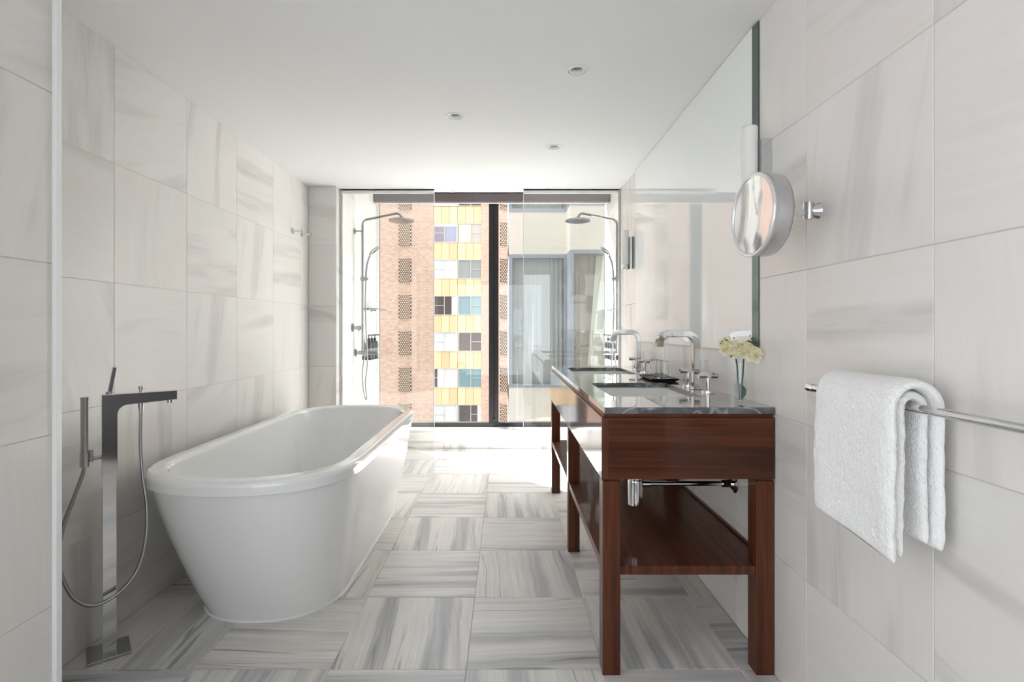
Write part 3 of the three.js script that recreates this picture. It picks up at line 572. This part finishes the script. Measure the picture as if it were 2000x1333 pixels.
// ------------------------------------------------------------------ downlights
const lampLabels = ['recessed white downlight in the ceiling, nearest to the large mirror edge', 'recessed white downlight in the ceiling above the bathtub side', 'recessed white downlight in the ceiling near the right glass screen', 'recessed downlight in the shower ceiling, above the brick building window column', 'recessed downlight in the shower ceiling, behind the right glass screen'];
lamps.forEach(([x, y, d], i) => {
  const l = thing('downlight', lampLabels[i], 'downlight', [x, y, -d], 0, 'recessed ceiling downlights');
  mesh('trim_ring', lathe([[0.0362, 0.03], [0.0362, -0.002], [0.038, -0.004], [0.048, -0.0032], [0.0502, -0.0004]]), whitePlastic, l);
  mesh('gimbal', lathe([[0.0345, 0.012], [0.0345, 0.0], [0.0335, -0.0015], [0.027, 0.001], [0.0225, 0.008], [0.0215, 0.022]]), whitePlastic, l);
  mesh('bulb_face', lathe([[0, 0.010], [0.012, 0.0108], [0.0212, 0.014], [0.022, 0.03], [0, 0.032]]), darkBulb, l);
});

// ------------------------------------------------------------------ showers: s = 1 on the left wall, -1 on the right one
function showerSet(wallX, s, label) {
  const o = thing('shower', label, 'shower', [wallX, 0, -4.33]);
  const X = (x) => s * x;
  mesh('riser_pipe', bentPipe([V3(X(0.07), 0.93, 0), V3(X(0.07), 2.04, 0), V3(X(0.385), 2.105, 0), V3(X(0.395), 2.06, 0)], 0.035, 0.0098), greyedChrome, o);
  mesh('shower_head', lathe([[0, 0.036], [0.014, 0.036], [0.016, 0.02], [0.035, 0.014], [0.1, 0.009], [0.107, 0.006], [0.107, 0.0], [0.104, -0.003], [0, -0.003]], 56).translate(X(0.395), 2.035, 0), greyedChrome, o);
  mesh('wall_bracket', [cyl(V3(0, 1.95, 0), V3(X(0.07), 1.95, 0), 0.007), cyl(V3(0, 1.95, 0), V3(X(0.008), 1.95, 0), 0.026)], greyedChrome, o);
  mesh('slider', [cyl(V3(X(0.052), 1.55, 0), V3(X(0.115), 1.55, 0), 0.011), cyl(V3(X(0.07), 1.53, 0), V3(X(0.07), 1.575, 0), 0.0145)], greyedChrome, o);
  mesh('hand_shower', [tube([V3(X(0.1), 1.53, 0.01), V3(X(0.104), 1.60, 0.012), V3(X(0.115), 1.68, 0.015), V3(X(0.14), 1.745, 0.02)], 0.0088, 40, 12),
    new THREE.SphereGeometry(1, 24, 16).scale(0.052, 0.013, 0.04).rotateZ(s * 0.72).translate(X(0.172), 1.782, 0.022)], greyedChrome, o);
  mesh('hose', tube([V3(X(0.09), 0.905, 0.0), V3(X(0.075), 0.78, 0.02), V3(X(0.085), 0.64, 0.035), V3(X(0.105), 0.545, 0.03), V3(X(0.112), 0.56, 0.02), V3(X(0.1), 0.68, 0.02), V3(X(0.118), 0.85, 0.025), V3(X(0.108), 1.1, 0.028), V3(X(0.1), 1.35, 0.022), V3(X(0.1), 1.53, 0.01)], 0.0058, 120, 10), hoseSteel, o);
  mesh('mixer', [cyl(V3(X(0.03), 0.93, -0.02), V3(X(0.165), 0.93, -0.02), 0.0175), cyl(V3(0, 0.93, -0.02), V3(X(0.01), 0.93, -0.02), 0.032), cyl(V3(X(0.01), 0.93, -0.02), V3(X(0.03), 0.93, -0.02), 0.014), cyl(V3(X(0.09), 0.93, 0), V3(X(0.09), 0.90, 0), 0.011), cyl(V3(X(0.165), 0.93, -0.02), V3(X(0.185), 0.93, -0.02), 0.0145)], greyedChrome, o);
  mesh('valve_rose', cyl(V3(0, 1.14, 0.06), V3(X(0.008), 1.14, 0.06), 0.036), greyedChrome, o);
  mesh('valve_knob', [cyl(V3(X(0.008), 1.14, 0.06), V3(X(0.04), 1.14, 0.06), 0.014), cyl(V3(X(0.04), 1.14, 0.06), V3(X(0.07), 1.14, 0.06), 0.0185), cyl(V3(X(0.055), 1.14, 0.06), V3(X(0.055), 1.105, 0.06), 0.005)], greyedChrome, o);
  return o;
}
showerSet(-1.27, 1, 'chrome rain shower with hand shower and hose behind the bathtub');
showerSet(1.0, -1, 'chrome rain shower with hand shower and hose behind the vanity');
for (const [wx, s, where] of [[-1.27, 1, 'behind the bathtub'], [1.0, -1, 'behind the vanity']]) {
  const sh = thing('glass_shelf', `small clear glass shelf on chrome brackets in the shower ${where}`, 'shelf', [wx, 1.306, -4.74]);
  mesh('glass', box(Math.min(0, s * 0.13), Math.max(0, s * 0.13), 0, 0.007, -0.2, 0.2), phys({ color: '#9fbfb5', transmission: 0.7, thickness: 0, roughness: 0.02 }), sh);
  for (const z of [-0.12, 0.12]) mesh('bracket', [cyl(V3(0, -0.006, z), V3(s * 0.05, -0.006, z), 0.006), cyl(V3(0, -0.006, z), V3(s * 0.006, -0.006, z), 0.013)], chrome, sh);
  const rk = thing('bottle_rack', `slim black wall rack for pump bottles in the shower ${where}`, 'rack', [wx, 0.86, -4.74]);
  mesh('rail', [box(Math.min(0, s * 0.008), Math.max(0, s * 0.008), 0.0, 0.035, -0.17, 0.17, 0.001), box(Math.min(s * 0.004, s * 0.075), Math.max(s * 0.004, s * 0.075), -0.006, 0.0, -0.17, 0.17, 0.001)], blackMetal, rk);
  mesh('retainer', [tube([V3(0, 0.07, -0.165), V3(s * 0.079, 0.07, -0.165), V3(s * 0.08, 0.07, 0), V3(s * 0.079, 0.07, 0.165), V3(0, 0.07, 0.165)], 0.0025, 80, 8, 0.05)], chrome, rk);
  const parts = (b) => {
    mesh('body', lathe([[0, 0], [0.029, 0], [0.031, 0.003], [0.031, 0.135], [0.027, 0.152], [0.012, 0.162], [0.011, 0.168], [0, 0.168]], 32), phys({ color: '#2a2d2c', roughness: 0.25 }), b);
    mesh('pump', [cyl(V3(0, 0.166, 0), V3(0, 0.186, 0), 0.0125), cyl(V3(0, 0.186, 0), V3(0, 0.212, 0), 0.0045), box(Math.min(-0.008 * s, 0.045 * s), Math.max(-0.008 * s, 0.045 * s), 0.210, 0.220, -0.006, 0.006, 0.002)], blackMetal, b);
    mesh('label', new THREE.CylinderGeometry(0.0313, 0.0313, 0.05, 32, 1, true).translate(0, 0.07, 0), std({ color: '#8d918e', roughness: 0.5 }), b);
  };
  const first = thing('pump_bottle', `dark pump bottle in the shower ${where}, nearest to the hose`, 'bottle', [wx + s * 0.042, 0.8602, -4.635], 0, `pump bottles in the shower ${where}`);
  parts(first);
  [['in the middle', -4.74], ['nearest to the window', -4.845]].forEach(([w, z]) => {
    const b = first.clone(); b.name = numbered('pump_bottle'); b.position.z = z;
    b.userData = { ...first.userData, label: `dark pump bottle in the shower ${where}, ${w}` };
    scene.add(b);
  });
}

// ------------------------------------------------------------------ outside: our own facade, the street, the brick block, the pale block
{
  const w = structure('wall_exterior', 'stone facade of this building around the window');
  const stone = std({ color: '#454442', roughness: 0.9 });
  mesh('facade', [box(-26, -1.27, -22, 16, -5.22, -5.201), box(1.0, 26, -22, 16, -5.22, -5.201), box(-1.27, 1.0, 2.44, 16, -5.22, -5.201), box(-1.27, 1.0, -22, 0.176, -5.22, -5.201)], stone, w);
  const g = mesh('ground', box(-70, 70, -22.3, -22, -80, -5.22), std({ color: '#454442', roughness: 0.95 }), scene);
  g.userData = { kind: 'structure', label: 'street level ground far below the window' };
}
{
  const B = thing('apartment_building', 'tan brick apartment block with yellow panels, windows and perforated block screens, across the street', 'building', [0, -22, -40]);
  const Y = (y) => y + 22, brickMap = (() => {
    const C = 0.24, Hh = 0.086, cols = 16, rows = 24;
    const t = texture(1024, 768, (u, v) => {
      const r = Math.floor(v * rows), x = u * cols + (r % 2) * 0.5, c = Math.floor(x), fx = x - c, fy = v * rows - r, cw = ((c % cols) + cols) % cols;
      const k = hash(cw, r, 5), m = fx < 0.05 || fy < 0.12;
      const base = mixc([204, 169, 149], [172, 136, 119], k * 0.9), dirt = fbm(u * 6, v * 6, 3, 3);
      const q = m ? [216, 200, 184] : base; return mixc(q, [196, 165, 147], 0.2 * dirt);
    }, [1 / (C * cols), 1 / (Hh * rows)]);
    return t;
  })();
  const brick = std({ map: brickMap, roughness: 0.9 });
  const WX0 = -5.62, WX1 = -1.87, TOP = Y(15.2);
  mesh('brick_wall', [box(-22, WX0, 0, TOP, -3, 0), box(WX1, 6, 0, TOP, -3, 0), box(WX0, WX1, 0, TOP, -3, -0.3)], brick, B);
  mesh('parapet', box(-22.2, 6.2, TOP, TOP + 0.5, -3.2, 0.15), std({ color: '#b9a693', roughness: 0.9 }), B);
  const frameMat = std({ color: '#c4bdaf', roughness: 0.6 }), panelMats = ['#dfbd93', '#dbb88d', '#e2c29a', '#d7b287'].map((c) => std({ color: c, roughness: 0.55 }));
  const glassOf = (c) => phys({ color: c, roughness: 0.25 }), cols = { w: glassOf('#c8ced3'), b: glassOf('#c6c1b7'), k: glassOf('#4d4443'), n: glassOf('#5b4a45'), t: glassOf('#6d8c90'), T: glassOf('#83a0a0'), g: glassOf('#8d9290'), p: glassOf('#8b7f8c'), q: glassOf('#979aae'), s: glassOf('#b6aca5') };
  const curtainMat = std({ color: '#d9d9d7', roughness: 0.9 }), pattern = ['pqbs', 'wwgg', 'kktT', 'wwnn', 'kwtt', 'wwkk'];
  const cuts = [[WX0 + 0.04, -4.79], [-4.76, -3.83], [-3.62, -2.74], [-2.70, WX1 - 0.04]];
  for (let k = -2; k < 11; k++) {
    const yc = Y(8.574) - 2.812 * k, h = 0.7, row = pattern[((k % 6) + 6) % 6];
    const wnd = mesh('window', [box(WX0, WX1, yc + h, yc + h + 0.05, -0.14, -0.02), box(WX0, WX1, yc - h - 0.05, yc - h, -0.14, 0.02), ...[WX0, -4.79, -3.83, -3.72, -2.74, WX1 - 0.04].map((x) => box(x, x + (x === -3.83 ? 0.21 : 0.045), yc - h, yc + h, -0.14, -0.03)), box(WX0, -4.79, yc - 0.02, yc + 0.02, -0.14, -0.05), box(-2.70, WX1, yc - 0.02, yc + 0.02, -0.14, -0.05)], frameMat, B);
    cuts.forEach(([x0, x1], i) => mesh('pane', box(x0, x1, yc - h, yc + h, -0.2, -0.12), cols[row[i]], wnd));
    if (row === 'kktT') mesh('curtain', box(-4.2, -3.85, yc - h, yc + h, -0.12, -0.10), curtainMat, wnd);
    if (row === 'kwtt') mesh('curtain', box(-5.3, -4.81, yc - h, yc + h, -0.12, -0.10), curtainMat, wnd);
    if (row === 'wwkk' && k > 3) mesh('curtain', box(-2.2, -1.92, yc - h, yc + h, -0.12, -0.10), curtainMat, wnd);
    if (row === 'pqbs') mesh('blind', box(-5.56, -3.86, yc + 0.5, yc + h, -0.12, -0.10), curtainMat, wnd);
    const n = 6, pw = (WX1 - WX0) / n, y1 = yc - h - 0.06, y0 = yc - 2.812 + h + 0.06;
    for (let i = 0; i < n; i++) mesh('panel', box(WX0 + pw * i + 0.012, WX0 + pw * (i + 1) - 0.012, y0, y1, -0.2, -0.04), panelMats[(i * 3 + k + 9) % 4], B);
  }
  // perforated screens: hole shade coloured into a dark sheet behind a lattice of small lozenge blocks
  const block = [];
  const lozenge = new THREE.CylinderGeometry(0.5, 0.5, 1, 4).rotateX(Math.PI / 2);
  for (let j = 0; j < 14; j++) for (let i = 0; i < 6 - (j % 2); i++) block.push(lozenge.clone().scale(0.145, 0.155, 0.14).translate(-0.425 + (i + (j % 2) / 2) * 0.17, -0.93 + j * 0.143, 0.03));
  const latticeGeo = mergeGeometries(block), backGeo = box(-0.49, 0.49, -0.95, 0.95, -0.1, 0.006), latticeMat = std({ color: '#cdb29b', roughness: 0.9 }), dark = std({ color: '#2a2422', roughness: 1 });
  for (const x of [-10.3, -7.8, 0.06]) for (let k = -1; k < 8; k++) {
    const g = mesh('block_screen', backGeo, dark, B); g.position.set(x, Y(8.45) - 2.812 * k, 0);
    const l = mesh('lattice', latticeGeo, latticeMat, g); l.userData.kind = 'stuff';
  }
}
{
  const B = thing('pale_building', 'cream rendered building with grey framed windows close on the right outside', 'building', [1.0, -22, -12]);
  const Y = (y) => y + 22, render_ = std({ color: '#f0e8dc', roughness: 0.9 }), frame = std({ color: '#a3a7b2', roughness: 0.5 }), frameDark = std({ color: '#82868f', roughness: 0.5 });
  // plane A faces us at z = 0 (12 m away); plane B stands 0.7 m nearer, from x = 0.4
  const ax0 = -0.935, ax1 = 0.4, bx1 = 4.5, zb = 0.7;
  const rows = [[-0.2245, 2.865], [3.84, 6.95], [-4.29, -1.2], [-8.35, -5.3]];
  const walls = [], yE = [0, ...rows.map((r) => r).sort((p, q) => p[0] - q[0]).flat().map(Y), Y(9)];
  for (let i = 0; i < yE.length - 1; i += 2) { walls.push(box(ax0, ax1, yE[i], yE[i + 1], -6, 0)); walls.push(box(ax1, bx1, yE[i], yE[i + 1], -6, zb)); }
  walls.push(box(ax0, ax0 + 0.03, 0, Y(9), -6, -0.02), box(1.28, bx1, 0, Y(9), -6, zb - 0.01), box(ax0, bx1, 0, Y(9), -6, -1.2));
  mesh('rendered_wall', walls, render_, B);
  const curtainGrey = std({ color: '#cbc7c4', roughness: 0.95 }), beige = std({ color: '#cdbcab', roughness: 0.9 }), cream = std({ color: '#eee3d0', roughness: 0.9 });
  const pleats = (x0, x1, y0, y1, z, seed) => {
    const n = 90, pos = [], idx = [];
    for (let i = 0; i <= n; i++) for (const y of [y0, y1]) pos.push(x0 + (x1 - x0) * i / n, y, z + 0.03 * Math.sin(i * 0.9 + 2 * noise(i * 0.2, 0, seed)) * noise(i * 0.13, 3, seed));
    for (let i = 0; i < n; i++) idx.push(2 * i, 2 * i + 2, 2 * i + 1, 2 * i + 1, 2 * i + 2, 2 * i + 3);
    const g = new THREE.BufferGeometry(); g.setAttribute('position', new THREE.Float32BufferAttribute(pos, 3)); g.setIndex(idx); g.computeVertexNormals(); return g;
  };
  for (const [y0, y1] of rows) {
    const a = Y(y0), b = Y(y1), f = 0.085;
    const w = mesh('window', [box(ax0, ax0 + f, a, b, -0.12, 0.01), box(ax1 - 0.05, ax1, a, b, -0.12, 0.01), box(ax0 + f, ax1 - 0.05, a, a + f, -0.12, 0.01), box(ax0 + f, ax1 - 0.05, b - f, b, -0.12, 0.01)], frame, B);
    mesh('gasket', [box(ax0 + f, ax0 + f + 0.015, a + f, b - f, -0.06, 0.0), box(ax1 - 0.065, ax1 - 0.05, a + f, b - f, -0.06, 0), box(ax0 + f, ax1 - 0.05, a + f, a + f + 0.015, -0.06, 0), box(ax0 + f, ax1 - 0.05, b - f - 0.015, b - f, -0.06, 0)], frameDark, w);
    mesh('pane', box(ax0 + f, ax1 - 0.05, a + f, b - f, -0.05, -0.044), paneGlass, w);
    mesh('curtain', pleats(ax0 + f - 0.04, ax1, a + 0.02, b - 0.02, -0.22, 4), curtainGrey, w);
    const v = mesh('window', [box(ax1, ax1 + 0.09, a, b, 0.02, zb), box(1.2, 1.28, a, b, zb - 0.12, zb + 0.01), box(ax1 + 0.09, 1.2, b - 0.085, b, zb - 0.12, zb + 0.01), box(ax1 + 0.09, 1.2, a, a + 0.085, zb - 0.12, zb + 0.01)], frame, B);
    mesh('pane', box(ax1 + 0.09, 1.2, a + 0.08, b - 0.08, zb - 0.05, zb - 0.044), paneGlass, v);
    mesh('inner_wall', box(ax1 + 0.09, 1.2, a + 0.02, b - 0.02, zb - 0.45, zb - 0.4), beige, v);
    const s = new THREE.Shape([[0.78, a + 0.03], [1.19, a + 0.03], [1.19, b - 0.1], [1.02, b - 0.1]].map((p) => new THREE.Vector2(...p)));  // bright wedge of light in the glass, built as a cream sheet
    mesh('curtain', new THREE.ExtrudeGeometry(s, { depth: 0.02, bevelEnabled: false }).translate(0, 0, zb - 0.25), cream, v);
  }
}

renderer.render(scene, camera);
